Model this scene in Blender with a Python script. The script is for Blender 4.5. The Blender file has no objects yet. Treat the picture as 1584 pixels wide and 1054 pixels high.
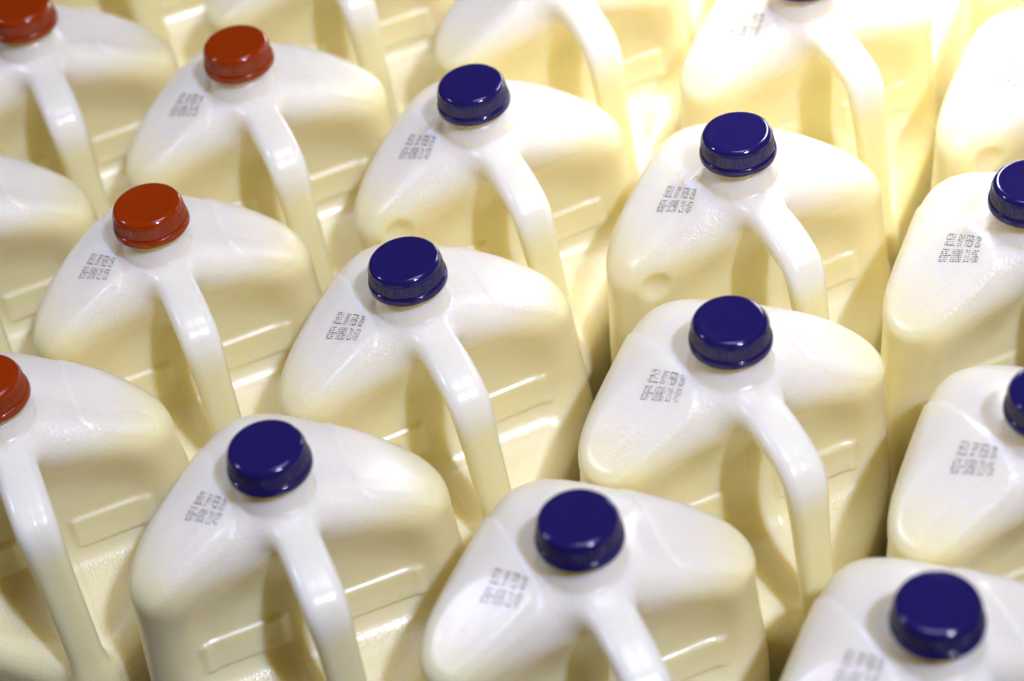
import bpy, math, random
import numpy as np
from mathutils import Matrix, Vector
random.seed(7)
S = 0.001                      # the scene is worked out in millimetres
scene = bpy.context.scene
COL = scene.collection
FLOOR_TO_CAP = 230.0           # height of a jug, base to top of cap

# ------------------------------------------------------------------ camera
cam_d = bpy.data.cameras.new("camera")
cam = bpy.data.objects.new("camera", cam_d)
COL.objects.link(cam)
F_PX, PITCH, ROLL, CAM_H = 3493.4, 0.7619, -0.15036, 748.2
fw = Vector((0, math.cos(PITCH), -math.sin(PITCH)))
rt = Vector((1, 0, 0))
up = rt.cross(fw)
r2 = rt * math.cos(ROLL) + up * math.sin(ROLL)
u2 = -rt * math.sin(ROLL) + up * math.cos(ROLL)
M = Matrix((r2, u2, -fw)).transposed().to_4x4()
M.translation = Vector((0, 0, (CAM_H + FLOOR_TO_CAP) * S))
cam.matrix_world = M
cam_d.sensor_width = 36
cam_d.lens = 36 * F_PX / 1584
cam_d.clip_start, cam_d.clip_end = 0.05, 50
cam_d.dof.use_dof = True
cam_d.dof.focus_distance = 1.160
cam_d.dof.aperture_fstop = 4.4
scene.camera = cam

# ------------------------------------------------------------------ light
scene.view_settings.view_transform = 'Standard'
scene.view_settings.look = 'None'
scene.view_settings.exposure = 0.0
scene.view_settings.gamma = 1.0
world = bpy.data.worlds.new("World")
scene.world = world
world.use_nodes = True
bg = world.node_tree.nodes["Background"]
bg.inputs[0].default_value = (1.0, 0.85, 0.6, 1)
bg.inputs[1].default_value = 0.012

def aim(o, target):
    d = (Vector(target) - o.location).normalized()
    o.rotation_euler = d.to_track_quat('-Z', 'Y').to_euler()

def lamp(name, kind, loc, power, color, size, target=None, size_y=None, spread=None):
    l = bpy.data.lights.new(name, kind)
    l.energy, l.color = power, color
    if kind == 'AREA':
        l.size = size
        if size_y:
            l.shape, l.size_y = 'RECTANGLE', size_y
        if spread:
            l.spread = spread
    else:
        l.shadow_soft_size = size
    o = bpy.data.objects.new(name, l)
    COL.objects.link(o)
    o.location = loc
    if target:
        aim(o, target)
    return o

MID = Vector((0, 0.85, 0.23))
def polar(az, el, r):
    a, e = math.radians(az), math.radians(el)
    return MID + r * Vector((math.cos(e) * math.cos(a), math.cos(e) * math.sin(a), math.sin(e)))
lamp("ceiling_spot", 'POINT', polar(-61, 54, 2.8), 208, (1.0, 0.995, 1.36), 0.07)
lamp("ceiling_spot", 'POINT', polar(165, 40, 3.2), 60, (1.0, 1.0, 1.34), 0.07)
lamp("ceiling_panel", 'AREA', (0.25, 1.05, 2.4), 11.8, (0.99, 1.0, 1.38), 0.8, (0.0, 0.85, 0.2), 0.6)
lamp("cooler_tube_light", 'AREA', (0.30, 1.22, 0.40), 1.45, (1.0, 0.96, 1.08), 0.06, (0.28, 1.165, 0.2), 0.35, math.radians(122))

# ------------------------------------------------------------------ materials
def new_mat(name):
    m = bpy.data.materials.new(name)
    m.use_nodes = True
    nt = m.node_tree
    return m, nt, nt.nodes, nt.links, nt.nodes["Principled BSDF"]

def mat_bottle():
    m, nt, N, L, P = new_mat("milk_filled_plastic")
    P.inputs["Subsurface Weight"].default_value = 1.0
    P.inputs["Subsurface Radius"].default_value = (1.0, 0.7, 0.18)
    P.inputs["Subsurface Scale"].default_value = 0.016
    P.inputs["IOR"].default_value = 1.5
    P.inputs["Coat Weight"].default_value = 0.2
    P.inputs["Coat Roughness"].default_value = 0.2
    tc = N.new("ShaderNodeTexCoord")
    at = N.new("ShaderNodeAttribute"); at.attribute_name = "grain"
    # base colour blends by height: whiter near the top, cream lower down
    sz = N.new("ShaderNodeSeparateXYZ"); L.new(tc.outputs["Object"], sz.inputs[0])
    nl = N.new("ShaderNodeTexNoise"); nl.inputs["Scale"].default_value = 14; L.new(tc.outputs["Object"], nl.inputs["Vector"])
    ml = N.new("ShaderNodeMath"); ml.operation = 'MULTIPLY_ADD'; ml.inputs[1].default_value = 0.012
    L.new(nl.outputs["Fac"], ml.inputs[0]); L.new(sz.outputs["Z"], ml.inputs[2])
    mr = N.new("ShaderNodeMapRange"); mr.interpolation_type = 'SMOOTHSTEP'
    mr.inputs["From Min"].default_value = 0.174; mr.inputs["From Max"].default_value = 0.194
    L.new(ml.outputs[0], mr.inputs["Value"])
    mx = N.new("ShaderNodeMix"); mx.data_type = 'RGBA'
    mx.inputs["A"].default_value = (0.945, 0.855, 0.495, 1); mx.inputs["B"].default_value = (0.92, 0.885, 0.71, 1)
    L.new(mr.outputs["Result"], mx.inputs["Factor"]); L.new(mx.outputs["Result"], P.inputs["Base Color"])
    # orange peel where the plastic is blown thin
    n1 = N.new("ShaderNodeTexNoise"); n1.inputs["Scale"].default_value = 720; n1.inputs["Detail"].default_value = 2
    n2 = N.new("ShaderNodeTexNoise"); n2.inputs["Scale"].default_value = 110; n2.inputs["Detail"].default_value = 3
    L.new(tc.outputs["Object"], n1.inputs["Vector"]); L.new(tc.outputs["Object"], n2.inputs["Vector"])
    # mould seam: a fine ridge in the plane through neck and handle
    sx = N.new("ShaderNodeSeparateXYZ"); L.new(tc.outputs["Object"], sx.inputs[0])
    ab = N.new("ShaderNodeMath"); ab.operation = 'ABSOLUTE'; L.new(sx.outputs["Y"], ab.inputs[0])
    sm = N.new("ShaderNodeMapRange"); sm.interpolation_type = 'SMOOTHSTEP'
    sm.inputs["From Min"].default_value = 0.0; sm.inputs["From Max"].default_value = 0.0007
    sm.inputs["To Min"].default_value = 1; sm.inputs["To Max"].default_value = 0
    L.new(ab.outputs[0], sm.inputs["Value"])
    gx = N.new("ShaderNodeMath"); gx.operation = 'GREATER_THAN'; gx.inputs[1].default_value = 0.0
    L.new(sx.outputs["X"], gx.inputs[0])
    sm2 = N.new("ShaderNodeMath"); sm2.operation = 'MULTIPLY'
    L.new(sm.outputs["Result"], sm2.inputs[0]); L.new(gx.outputs[0], sm2.inputs[1])
    g = N.new("ShaderNodeMath"); g.operation = 'MULTIPLY'
    L.new(n1.outputs["Fac"], g.inputs[0]); L.new(at.outputs["Fac"], g.inputs[1])
    b0 = N.new("ShaderNodeBump"); b0.inputs["Strength"].default_value = 0.35; b0.inputs["Distance"].default_value = 0.004
    L.new(n2.outputs["Fac"], b0.inputs["Height"]); b0.inputs["Distance"].default_value = 0.0006
    b1 = N.new("ShaderNodeBump"); b1.inputs["Strength"].default_value = 1.0; b1.inputs["Distance"].default_value = 0.0006
    L.new(g.outputs[0], b1.inputs["Height"]); L.new(b0.outputs[0], b1.inputs["Normal"])
    aw = N.new("ShaderNodeAttribute"); aw.attribute_name = "wrinkle"
    n3 = N.new("ShaderNodeTexNoise"); n3.inputs["Scale"].default_value = 170; n3.inputs["Detail"].default_value = 3; n3.inputs["Distortion"].default_value = 2.5
    mp = N.new("ShaderNodeMapping"); mp.inputs["Rotation"].default_value = (0, 0, 0.9); mp.inputs["Scale"].default_value = (1.0, 0.45, 0.8)
    L.new(tc.outputs["Object"], mp.inputs["Vector"]); L.new(mp.outputs[0], n3.inputs["Vector"])
    wv = N.new("ShaderNodeMath"); wv.operation = 'MULTIPLY'
    L.new(n3.outputs["Fac"], wv.inputs[0]); L.new(aw.outputs["Fac"], wv.inputs[1])
    b3 = N.new("ShaderNodeBump"); b3.inputs["Strength"].default_value = 1.0; b3.inputs["Distance"].default_value = 0.0035
    L.new(wv.outputs[0], b3.inputs["Height"]); L.new(b1.outputs[0], b3.inputs["Normal"]); b1 = b3
    b2 = N.new("ShaderNodeBump"); b2.inputs["Strength"].default_value = 0.25; b2.inputs["Distance"].default_value = 0.0004
    L.new(sm2.outputs[0], b2.inputs["Height"]); L.new(b1.outputs[0], b2.inputs["Normal"])
    L.new(b2.outputs[0], P.inputs["Normal"])
    rr = N.new("ShaderNodeMapRange")
    rr.inputs["To Min"].default_value = 0.29; rr.inputs["To Max"].default_value = 0.25
    L.new(at.outputs["Fac"], rr.inputs["Value"]); L.new(rr.outputs["Result"], P.inputs["Roughness"])
    return m

def mat_cap(name, col, sss):
    m, nt, N, L, P = new_mat(name)
    P.inputs["Base Color"].default_value = (*col, 1)
    P.inputs["Roughness"].default_value = 0.2
    P.inputs["Subsurface Weight"].default_value = 0.25
    P.inputs["Subsurface Radius"].default_value = sss
    P.inputs["Subsurface Scale"].default_value = 0.003
    tc = N.new("ShaderNodeTexCoord")
    n = N.new("ShaderNodeTexNoise"); n.inputs["Scale"].default_value = 1200
    L.new(tc.outputs["Object"], n.inputs["Vector"])
    b = N.new("ShaderNodeBump"); b.inputs["Strength"].default_value = 0.12; b.inputs["Distance"].default_value = 0.0002
    L.new(n.outputs["Fac"], b.inputs["Height"]); L.new(b.outputs[0], P.inputs["Normal"])
    n2 = N.new("ShaderNodeTexNoise"); n2.inputs["Scale"].default_value = 60; n2.inputs["Detail"].default_value = 4
    L.new(tc.outputs["Object"], n2.inputs["Vector"])
    r = N.new("ShaderNodeMapRange"); r.inputs["To Min"].default_value = 0.09; r.inputs["To Max"].default_value = 0.15
    L.new(n2.outputs["Fac"], r.inputs["Value"]); L.new(r.outputs["Result"], P.inputs["Roughness"])
    return m

def mat_plain(name, col, rough):
    m, nt, N, L, P = new_mat(name)
    P.inputs["Base Color"].default_value = (*col, 1)
    P.inputs["Roughness"].default_value = rough
    n = N.new("ShaderNodeTexNoise"); n.inputs["Scale"].default_value = 40
    mx = N.new("ShaderNodeMix"); mx.data_type = 'RGBA'
    mx.inputs["A"].default_value = (*[c * 0.8 for c in col], 1); mx.inputs["B"].default_value = (*col, 1)
    L.new(n.outputs["Fac"], mx.inputs["Factor"]); L.new(mx.outputs["Result"], P.inputs["Base Color"])
    return m

M_BOTTLE = mat_bottle()
M_BLUE = mat_cap("blue_cap_plastic", (0.017, 0.0115, 0.095), (0.2, 0.15, 1))
M_RED = mat_cap("red_cap_plastic", (0.31, 0.034, 0.002), (1, 0.2, 0.1))
M_INK = mat_plain("black_ink", (0.02, 0.018, 0.016), 0.6)
M_SHELF = mat_plain("shelf_plastic", (0.10, 0.10, 0.06), 0.5)

# ------------------------------------------------------------------ the jug as a distance field
# x towards the handle, y along the wall behind it, z up from the base (mm)
def sstep(a, b, x):
    t = np.clip((x - a) / (b - a), 0, 1)
    return t * t * (3 - 2 * t)
def smax(a, b, k):
    h = np.maximum(k - np.abs(a - b), 0) / k
    return np.maximum(a, b) + h * h * k * 0.25
def smin(a, b, k):
    return -smax(-a, -b, k)
def rbox2(x, y, cx, cy, hx, hy, r):
    qx, qy = np.abs(x - cx) - hx + r, np.abs(y - cy) - hy + r
    return np.hypot(np.maximum(qx, 0), np.maximum(qy, 0)) + np.minimum(np.maximum(qx, qy), 0) - r

_hp = np.array([(8, -42), (26, -37.0), (45, -36.3), (60, -38.5), (66.5, -41), (70.5, -46.5), (72.5, -56),
                (75.5, -76), (79, -98), (82, -120), (83.5, -134), (84, -155)], float)
def _smooth(P, n=3):
    for _ in range(n):
        Q = [P[0]]
        for a, b in zip(P[:-1], P[1:]):
            Q += [a * .75 + b * .25, a * .25 + b * .75]
        Q.append(P[-1]); P = np.array(Q)
    return P
HPATH = _smooth(_hp, 2)
def path_dist(x, z):
    d = np.full(np.broadcast(x, z).shape, 1e9)
    for a, b in zip(HPATH[:-1], HPATH[1:]):
        ab = b - a
        t = np.clip(((x - a[0]) * ab[0] + (z - a[1]) * ab[1]) / (ab @ ab), 0, 1)
        d = np.minimum(d, np.hypot(x - a[0] - t * ab[0], z - a[1] - t * ab[1]))
    return d

def make_field(opt):
    def field(x, y, z):
        zr = z - FLOOR_TO_CAP
        ay = np.abs(y)
        u, w = (x + y) * 0.70711, (y - x) * 0.70711
        zz = np.maximum(zr + 70, 0)
        p = 5.0 - 2.3 * sstep(5, 48, zz)
        au, aw = np.abs(u) + 1e-3, np.abs(w) + 1e-3
        n = (au ** p + aw ** p) ** (1 / p)
        ex = opt.get("edge", 2.4)
        s0 = 66 + 3.0 * sstep(-58, -150, zr)
        body = (((n / s0) ** ex + (zz / 42.7) ** ex) ** (1 / ex) - 1) * 58
        body = smax(body, -z, 12)
        # shoulders: planes falling from the neck to the side corners
        sho = (zr + 27.6 + 0.1 * (x + 5) + 0.56 * (ay - 22)) * 0.86
        body = smax(body, sho, opt.get("shoulder", 9))
        # flat facets falling from the neck to the two side corners
        fac = (zr + 38 + 0.38 * (ay - 37) + 0.95 * (x - 17)) * 0.70
        body = smax(body, fac, opt.get("facet", 5))
        # shallow raised panels on the shoulders
        pm = np.where(y > 0, rbox2(x, y, -30, 88, 49, 51, 13), rbox2(x, ay, -30, 74, 49, 50, 13))
        body = body - opt.get("crease", 1.0) * (1 - sstep(-0.9, 0.9, pm)) * sstep(-72, -56, zr)
        # recess behind the handle: a steep wall, a fillet, a ledge
        bar = rbox2(ay, zr, 36, -108.5, 24, 9.0, 3.5)
        zlip = -44.0 - 0.36 * (ay - 37)
        tip = sstep(48, 76, ay)
        xw = 14.5 + 7 * tip + 10 * (1 - 0.65 * tip) * sstep(-46, 0, zr - zlip) + 2.4 * (1 - sstep(-0.8, 0.8, bar)) * sstep(0, 5, 24 - np.abs(ay - 36))
        zl = -130 - 0.09 * (x - 16)
        rec = smax(xw - x, zl - zr, 26)
        body = smax(body, -rec, opt.get("roll", 13))
        for (dx, dy, dz, dr, dk) in opt.get("dents", ()):
            body = smax(body, dr - np.sqrt((x - dx) ** 2 + (y - dy) ** 2 + (zr - dz) ** 2), dk)
        # handle
        pd = path_dist(x, zr)
        r = 5.5
        hw = 10.4 - 1.2 * sstep(-35, -75, zr)
        q1, q2 = pd - (6.4 - r), ay - (hw - r)
        han = np.hypot(np.maximum(q1, 0), np.maximum(q2, 0)) + np.minimum(np.maximum(q1, q2), 0) - r
        han = smax(han, zr * 0 - 160 - zr, 4)
        d = smin(body, han, 12)
        # neck with its flared collar
        rad = np.hypot(x, y)
        rn = 15.4 + 1.8 * sstep(-18.5, -21.0, zr) + 2.0 * sstep(-21.0, -27.5, zr)
        neck = np.maximum((rad - rn) * 0.9, np.maximum(zr + 6, -36 - zr))
        d = smin(d, neck, 0.8)
        lf = opt.get("wob", 0)
        if lf:
            d = d + lf * (np.sin(x * .047 + lf * 9) * np.sin(y * .041 + 1.3) + np.sin(z * .052 + x * .02)) * sstep(-14, -30, zr)
        return d
    return field

def surface_nets(field, xs, ys, zs):
    X, Y, Z = xs[:, None, None], ys[None, :, None], zs[None, None, :]
    V = field(X, Y, Z)
    V = np.broadcast_to(V, (len(xs), len(ys), len(zs)))
    sg = V < 0
    c = [sg[a:sg.shape[0] - 1 + a, b:sg.shape[1] - 1 + b, e:sg.shape[2] - 1 + e] for a in (0, 1) for b in (0, 1) for e in (0, 1)]
    cnt = sum(q.astype(np.int8) for q in c)
    act = (cnt > 0) & (cnt < 8)
    idx = np.full(act.shape, -1, np.int64)
    ijk = np.argwhere(act)
    idx[act] = np.arange(len(ijk))
    i, j, k = ijk.T
    acc = np.zeros((len(ijk), 3)); num = np.zeros(len(ijk))
    off = [(a, b, e) for a in (0, 1) for b in (0, 1) for e in (0, 1)]
    G = (xs, ys, zs)
    for m in range(8):
        for n_ in range(m + 1, 8):
            A, B = off[m], off[n_]
            if sum(abs(A[t] - B[t]) for t in range(3)) != 1:
                continue
            va = V[i + A[0], j + A[1], k + A[2]]; vb = V[i + B[0], j + B[1], k + B[2]]
            cr = (va < 0) != (vb < 0)
            t = np.where(cr, va / np.where(cr, va - vb, 1), 0)
            for ax, id_ in enumerate((i, j, k)):
                pa, pb = G[ax][id_ + A[ax]], G[ax][id_ + B[ax]]
                acc[:, ax] += np.where(cr, pa + t * (pb - pa), 0)
            num += cr
    P = acc / num[:, None]
    faces = []
    for ax in range(3):
        o1, o2 = [(1, 2), (2, 0), (0, 1)][ax]
        sl = [slice(None)] * 3; sl2 = [slice(None)] * 3
        sl[ax] = slice(0, -1); sl2[ax] = slice(1, None)
        a, b = sg[tuple(sl)], sg[tuple(sl2)]
        e = np.argwhere(a != b)
        ok = (e[:, o1] > 0) & (e[:, o2] > 0) & (e[:, o1] < act.shape[o1]) & (e[:, o2] < act.shape[o2])
        e = e[ok]
        ins = a[tuple(e.T)]
        d1 = np.zeros(3, int); d1[o1] = 1
        d2 = np.zeros(3, int); d2[o2] = 1
        q = [idx[tuple((e - d1 - d2).T)], idx[tuple((e - d2).T)], idx[tuple(e.T)], idx[tuple((e - d1).T)]]
        Q = np.stack(q, 1)
        Q = np.where(ins[:, None], Q, Q[:, ::-1])
        faces.append(Q)
    Fq = np.concatenate(faces)
    for it in range(4):                                  # settle the points on the exact surface
        v = field(P[:, 0], P[:, 1], P[:, 2])
        g = np.zeros_like(P)
        for ax in range(3):
            d = np.zeros(3); d[ax] = 0.05
            a = P + d; b = P - d
            g[:, ax] = (field(*a.T) - field(*b.T)) / 0.1
        gg = (g * g).sum(1) + 1e-6
        st = np.clip(v / gg, -2, 2)[:, None] * g
        P = P - 0.8 * st
    return P, Fq

XS = np.arange(-90, 94, 1.35)
ZS = np.concatenate([np.arange(-6, 70, 5.0), np.arange(70, 226.5, 1.35)])
def bottle_mesh(opt):
    fld = make_field(opt)
    P, Fq = surface_nets(fld, XS, XS, ZS)
    me = bpy.data.meshes.new("bottle")
    me.vertices.add(len(P)); me.vertices.foreach_set("co", (P * S).ravel())
    me.loops.add(Fq.size); me.loops.foreach_set("vertex_index", Fq.ravel().astype(np.int32))
    me.polygons.add(len(Fq)); me.polygons.foreach_set("loop_start", np.arange(0, Fq.size, 4, dtype=np.int32))
    me.polygons.foreach_set("use_smooth", np.ones(len(Fq), bool))
    me.update(calc_edges=True)
    me.validate()
    x, y, z = P.T; zr = z - FLOOR_TO_CAP; ay = np.abs(y)
    gr = np.clip(np.exp(-((x - 19) / 15) ** 2) * sstep(-66, -50, zr) * (1 - sstep(-21, -17, zr)) * (1 - 0.6 * sstep(20, 12, ay))
                 + sstep(-112, -128, zr) * sstep(16, 34, x) * (ay > 11), 0, 1)
    a = me.attributes.new("grain", 'FLOAT', 'POINT'); a.data.foreach_set("value", gr[:len(me.vertices)].astype(np.float32))
    wr = opt.get("wrinkle", 0) * np.exp(-(((x + 12) / 9) ** 2 + ((y + 24) / 6.5) ** 2)) * sstep(-52, -40, zr)
    a = me.attributes.new("wrinkle", 'FLOAT', 'POINT'); a.data.foreach_set("value", wr.astype(np.float32))
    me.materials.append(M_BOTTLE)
    return me, fld

# ------------------------------------------------------------------ cap
def lathe(name, prof, seg, mat, rib=None):
    vs, fs = [], []
    for (r, z, k) in prof:
        for s in range(seg):
            a = 2 * math.pi * s / seg
            rr = r - (k if rib and s % rib >= rib // 2 else 0)
            vs.append((rr * math.cos(a) * S, rr * math.sin(a) * S, z * S))
    n = len(prof)
    for q in range(n - 1):
        for s in range(seg):
            t = (s + 1) % seg
            fs.append((q * seg + s, (q + 1) * seg + s, (q + 1) * seg + t, q * seg + t))
    if prof[0][0] < 1:
        vs.append((0, 0, prof[0][1] * S)); c = len(vs) - 1
        for s in range(seg):
            fs.append((c, s, (s + 1) % seg))
    me = bpy.data.meshes.new(name)
    me.from_pydata(vs, [], fs)
    for pl in me.polygons:
        pl.use_smooth = True
    me.materials.append(mat)
    return me

def cap_mesh(mat):
    prof = [(0.5, -0.4, 0), (7, -0.4, 0), (12.0, -0.37, 0), (13.4, -0.24, 0), (14.4, -0.08, 0), (15.0, -0.02, 0)]
    for t in (12, 24, 36, 48, 60, 72, 84, 90):
        a = math.radians(t)
        prof.append((15.3 + 3.2 * math.sin(a), -3.1 + 3.1 * math.cos(a), 0))
    prof += [(18.7, -3.3, 0), (18.95, -3.7, 0.45), (19.05, -4.4, 0.5), (19.3, -7, 0.5), (19.6, -9.4, 0.45), (19.5, -9.9, 0), (18.4, -10.2, 0), (17.6, -10.3, 0)]
    return lathe("cap", prof, 288, mat, 4)
def band_mesh(mat):
    prof = [(17.6, -10.35, 0), (19.4, -10.5, 0), (20.0, -10.8, 0), (20.3, -11.6, 0), (20.5, -13.4, 0), (20.45, -14.2, 0), (20.0, -14.6, 0), (17.4, -14.6, 0)]
    return lathe("tamper_band", prof, 128, mat)
CAPS = {"blue": (cap_mesh(M_BLUE), band_mesh(M_BLUE)), "red": (cap_mesh(M_RED), band_mesh(M_RED))}

# ------------------------------------------------------------------ dot-matrix date code
FONT = {
 'S': "01110 10001 10000 01110 00001 10001 01110", 'E': "11111 10000 10000 11110 10000 10000 11111",
 'L': "10000 10000 10000 10000 10000 10000 11111", 'B': "11110 10001 10001 11110 10001 10001 11110",
 'Y': "10001 10001 01010 00100 00100 00100 00100", 'F': "11111 10000 10000 11110 10000 10000 10000",
 '0': "01110 10001 10001 10001 10001 10001 01110", '1': "00100 01100 00100 00100 00100 00100 01110",
 '2': "01110 10001 00001 00110 01000 10000 11111", '3': "11110 00001 00001 01110 00001 00001 11110",
 '4': "00010 00110 01010 10010 11111 00010 00010", '5': "11111 10000 11110 00001 00001 10001 01110", '6': "01110 10000 10000 11110 10001 10001 01110",
 '7': "11111 00001 00010 00100 00100 01000 01000", '8': "01110 10001 10001 01110 10001 10001 01110",
 '9': "01110 10001 10001 01111 00001 00001 01110", '#': "01010 01010 11111 01010 11111 01010 01010",
 '-': "00000 00000 00000 11111 00000 00000 00000", ':': "00000 00100 00100 00000 00100 00100 00000", ' ': "0 0 0 0 0 0 0"}
# corners of the print on the shoulder (x, y): upper left, upper right, lower left, lower right
CODE_Q = [np.array(v, float) for v in ((-17.5, -34.5), (-2.5, -24.4), (-9, -46), (7, -33))]
def code_mesh(lines, fld, seed, smudge=0.0):
    rnd = random.Random(seed)
    pts = []
    for li, txt in enumerate(lines):
        cols = 0; cells = []
        for ch in txt:
            rows = FONT[ch].split()
            wd = len(rows[0]) if ch != ' ' else 5
            if ch != ' ':
                for r_, row in enumerate(rows):
                    for c_, b in enumerate(row):
                        if b == '1':
                            cells.append((cols + c_, r_))
            cols += wd + 1
        tot = cols - 1
        for c_, r_ in cells:
            if rnd.random() < 0.04 + smudge * 0.25:
                continue
            s_ = (c_ + 0.5) / tot
            t_ = (0.0 if li == 0 else 0.58) + 0.42 * (r_ / 6.0)
            pts.append((s_, t_, li))
    off = np.array([rnd.uniform(-1.5, 1.5), rnd.uniform(-1.5, 1.5)])
    A, B, C, D = [q + off for q in CODE_Q]
    px = []
    for s_, t_, li in pts:
        q = (A * (1 - s_) + B * s_) * (1 - t_) + (C * (1 - s_) + D * s_) * t_
        px.append(q + np.array([rnd.gauss(0, .06), rnd.gauss(0, .06)]))
    px = np.array(px)
    x, y = px.T
    hi = np.full(len(x), 214.0)
    for _ in range(120):                                 # come down on the shoulder from above
        hi = np.where(fld(x, y, hi - 0.5) > 0, hi - 0.5, hi)
    lo = hi - 0.5
    for _ in range(30):
        mid = (lo + hi) / 2
        ins = fld(x, y, mid) < 0
        lo = np.where(ins, mid, lo); hi = np.where(ins, hi, mid)
    z = (lo + hi) / 2
    g = np.stack([(fld(x + .1, y, z) - fld(x - .1, y, z)), (fld(x, y + .1, z) - fld(x, y - .1, z)), (fld(x, y, z + .1) - fld(x, y, z - .1))], 1)
    g /= np.linalg.norm(g, axis=1)[:, None]
    base = np.array([B[0] - A[0], B[1] - A[1], 0]); base /= np.linalg.norm(base)
    vs, fs = [], []
    for n_ in range(len(x)):
        nrm = g[n_]; t1 = base - nrm * (base @ nrm); t1 /= np.linalg.norm(t1); t2 = np.cross(nrm, t1)
        c = np.array([x[n_], y[n_], z[n_]])
        ra, rb = 0.31 * rnd.uniform(.8, 1.25), 0.25 * rnd.uniform(.8, 1.2)
        o = len(vs)
        for h in range(6):
            a = h * math.pi / 3
            e = t1 * ra * math.cos(a) + t2 * rb * math.sin(a)
            vs.append(tuple((c + e + nrm * 0.05) * S))
        for h in range(6):
            a = h * math.pi / 3
            e = t1 * ra * math.cos(a) + t2 * rb * math.sin(a)
            vs.append(tuple((c + e - nrm * 0.15) * S))
        fs.append(tuple(range(o, o + 6)))
        for h in range(6):
            fs.append((o + h, o + 6 + h, o + 6 + (h + 1) % 6, o + (h + 1) % 6))
    me = bpy.data.meshes.new("date_code")
    me.from_pydata(vs, [], fs)
    me.materials.append(M_INK)
    return me

# ------------------------------------------------------------------ jugs
MOULDS = {
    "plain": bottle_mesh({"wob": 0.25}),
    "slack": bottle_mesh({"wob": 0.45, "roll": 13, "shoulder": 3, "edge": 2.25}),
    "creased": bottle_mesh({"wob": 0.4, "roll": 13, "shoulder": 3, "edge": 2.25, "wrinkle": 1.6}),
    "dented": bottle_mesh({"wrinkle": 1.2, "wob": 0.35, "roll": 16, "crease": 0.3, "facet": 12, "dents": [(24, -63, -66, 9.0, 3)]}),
}
GROUP = "milk jugs standing in rows on the shelf"
def jug(x, y, rot, cap, mould, code, label, lean=0.0, girth=1.0, cap_turn=0.0):
    me, fld = MOULDS[mould]
    root = bpy.data.objects.new("milk_jug", None)
    root.empty_display_size = 0.05
    COL.objects.link(root)
    # a jug leans a degree or two about its cap, as its neighbours push it
    la = math.radians(lean)
    root.rotation_mode = 'QUATERNION'
    root.rotation_quaternion = Matrix.Rotation(-la, 3, 'Y').to_quaternion() @ Matrix.Rotation(math.radians(rot - 45), 3, 'Z').to_quaternion()
    root.location = (x * S + math.sin(la) * FLOOR_TO_CAP * S, y * S, (1 - math.cos(la)) * FLOOR_TO_CAP * S)
    root["label"], root["category"], root["group"] = label, "milk jug", GROUP
    b = bpy.data.objects.new("bottle", me); COL.objects.link(b); b.parent = root
    b.scale = (girth, girth, 1)
    cm, bm = CAPS[cap]
    c = bpy.data.objects.new("cap", cm); COL.objects.link(c); c.parent = root
    c.location = (0, 0, FLOOR_TO_CAP * S); c.rotation_euler = (0, 0, cap_turn)
    t = bpy.data.objects.new("tamper_band", bm); COL.objects.link(t); t.parent = c
    if code:
        d = bpy.data.objects.new("date_code", code_mesh(code[0], fld, int(abs(x) * 7 + abs(y)), code[1])); COL.objects.link(d); d.parent = b; d["kind"] = "stuff"
    return root

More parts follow.
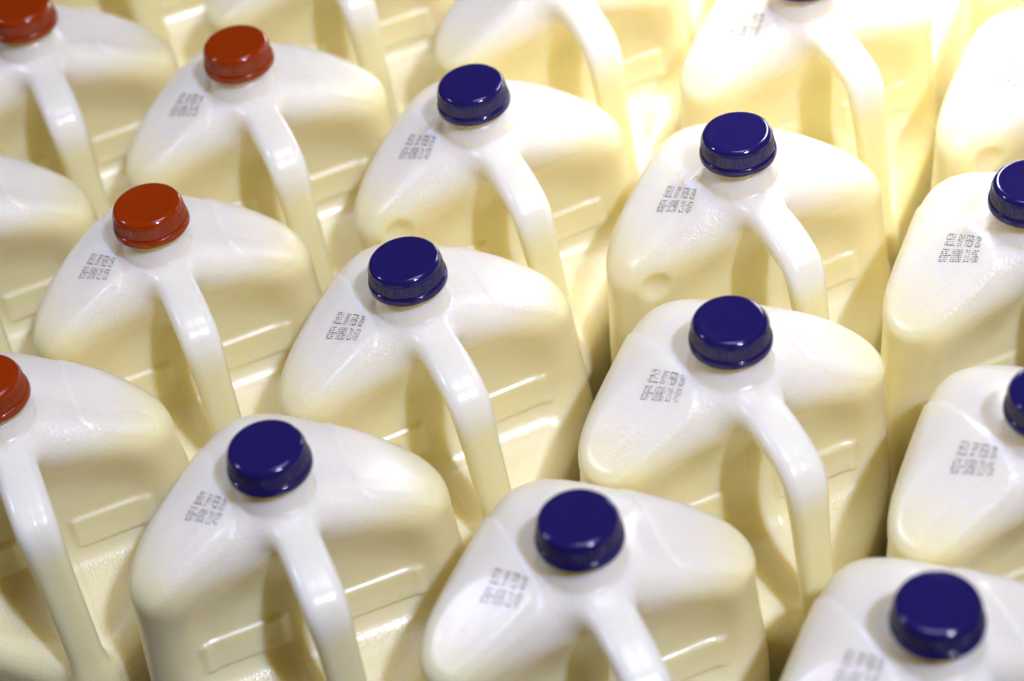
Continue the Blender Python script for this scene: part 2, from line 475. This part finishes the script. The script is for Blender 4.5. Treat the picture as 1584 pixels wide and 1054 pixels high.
K20 = lambda t: ("SELL BY FEB 20", "#36-1890 " + t)
K19 = lambda t: ("SELL BY FEB 19", "#36-1890 " + t)
JUGS = [
 # x, y, turn, cap, mould, (code, smudge), label
 (-47.8, 855.2, -27.5, "blue", "plain", (K20("21:07"), 0), "sharp blue-capped milk jug in the middle, right of the bright orange-red cap"),
 (-179.7, 929.6, -28, "red", "plain", (K19("21:55"), 0), "milk jug dated SELL BY FEB 19 under a bright orange-red cap, whole cap in view"),
 (104.4, 776.4, -27, "blue", "slack", (K20("21:07"), .5), "blue-capped milk jug whose date code is partly rubbed off, right of the middle jug"),
 (159.5, 589.6, -29, "blue", "slack", (K20("21:06"), .2), "blurred blue-capped milk jug cut off by the bottom right corner"),
 (-121.1, 739.3, -29.5, "blue", "plain", (K20("21:07"), .2), "blue-capped milk jug at the bottom left, right of the half red cap"),
 (16.8, 666.3, -29, "blue", "slack", (K20("21:07"), .2), "blurred blue-capped milk jug at the bottom edge, in front of the rubbed-code jug"),
 (-130.7, 1061.5, -28, "red", "plain", (K19("21:55"), 0), "blurred milk jug with a dark red cap, behind the orange-red capped FEB 19 jug"),
 (132.2, 915.3, -28, "blue", "dented", (K20("21:07"), .1), "blue-capped milk jug with a dimpled shoulder and wrinkled neck, behind the rubbed-code jug"),
 (-1.6, 991.3, -28, "blue", "dented", (K20("21:07"), 0), "slightly blurred blue-capped milk jug straight behind the sharp middle jug"),
 (267.3, 842.5, -27, "blue", "creased", (K20("21:06"), 0), "milk jug at the right edge with a crisp code, half its blue cap showing"),
 (237.5, 700.2, -27, "blue", "slack", (K20("21:06"), .4), "milk jug at the right edge with a blurred code, its blue cap only just showing"),
 (-259.3, 814.5, -29, "red", "plain", (K19("21:55"), 0), "milk jug at the left edge with half a red cap, near the bottom left corner"),
 (-259.0, 1132.3, -28, "red", "plain", (K19("21:54"), 0), "blurred milk jug in the top left corner, its dark red cap cut off"),
 (-306.0, 998.0, -28, "red", "plain", (K19("21:54"), 0), "milk jug showing only its rounded shoulder at the left edge, cap out of the frame"),
 (195.7, 1057.2, -28, "blue", "slack", (K20("21:07"), .5), "glowing milk jug at the top with just the lower rim of its blue cap showing"),
 (56.5, 1124.7, -28, "blue", "slack", None, "blurred milk jug at the top edge, third handle from the top left corner"),
 (-82.6, 1205.3, -28, "blue", "slack", None, "blurred milk jug at the top edge right of the dark red cap, only handle showing"),
 (-222.3, 1286.1, -28, "red", "plain", (K19("21:54"), 0), "blurred milk jug at the top edge left of the dark red cap, handle strip showing"),
 (327.6, 975.5, -28, "blue", "dented", (K20("21:07"), .2), "overexposed milk jug in the top right corner with a faint grey code, cap unseen"),
 (250.0, 1197.0, -28, "blue", "dented", None, "washed-out milk jug at the very back, behind the glowing top right jug"),
 (112.0, 1265.0, -28, "blue", "dented", None, "washed-out milk jug at the very back, behind the gap left of the glowing jug"),
 (383.0, 1115.0, -28, "blue", "dented", None, "white blown-out milk jug shoulder at the very back of the top right corner"),
]
LEAN = {0: (1.8, 1.0), 1: (0, .975), 2: (-0.8, 1.03), 4: (0, 1.0), 5: (0, 1.025), 7: (1.5, 1.0), 8: (2.4, 1.01)}
for n_, j in enumerate(JUGS):
    jug(*j, *LEAN.get(n_, (0.6, 1.0)), cap_turn=random.uniform(0, 6))

# ------------------------------------------------------------------ shelf
def box(name, x0, x1, y0, y1, z0, z1, mat):
    v = [(x * S, y * S, z * S) for x in (x0, x1) for y in (y0, y1) for z in (z0, z1)]
    f = [(0, 1, 3, 2), (4, 6, 7, 5), (0, 4, 5, 1), (2, 3, 7, 6), (0, 2, 6, 4), (1, 5, 7, 3)]
    me = bpy.data.meshes.new(name); me.from_pydata(v, [], f); me.materials.append(mat)
    o = bpy.data.objects.new(name, me); COL.objects.link(o)
    return o
sh = box("shelf", -900, 900, 420, 1700, -20, -0.5, M_SHELF)
sh["kind"] = "structure"

# ------------------------------------------------------------------ lit panel at the back of the cooler
def mat_glow():
    m, nt, N, L, P = new_mat("lit_diffuser")
    P.inputs["Base Color"].default_value = (0.8, 0.8, 0.78, 1)
    P.inputs["Emission Color"].default_value = (1.0, 0.95, 0.98, 1)
    P.inputs["Emission Strength"].default_value = GLOW
    return m
GLOW = 10.0
lp = bpy.data.objects.new("light_panel", None); COL.objects.link(lp)
lp["label"], lp["category"] = "white glowing light panel behind the rear jugs at the top right", "light panel"
lp.location = (0.42, 1.46, 0)
lp.rotation_euler = (0, 0, math.radians(-28))
def part_box(name, x0, x1, y0, y1, z0, z1, mat, parent):
    o = box(name, x0, x1, y0, y1, z0, z1, mat); o.parent = parent
    return o
part_box("housing", -370, 370, 4, 40, 0, 250, M_SHELF, lp)
part_box("diffuser", -355, 355, 0, 3.5, 15, 235, mat_glow(), lp)
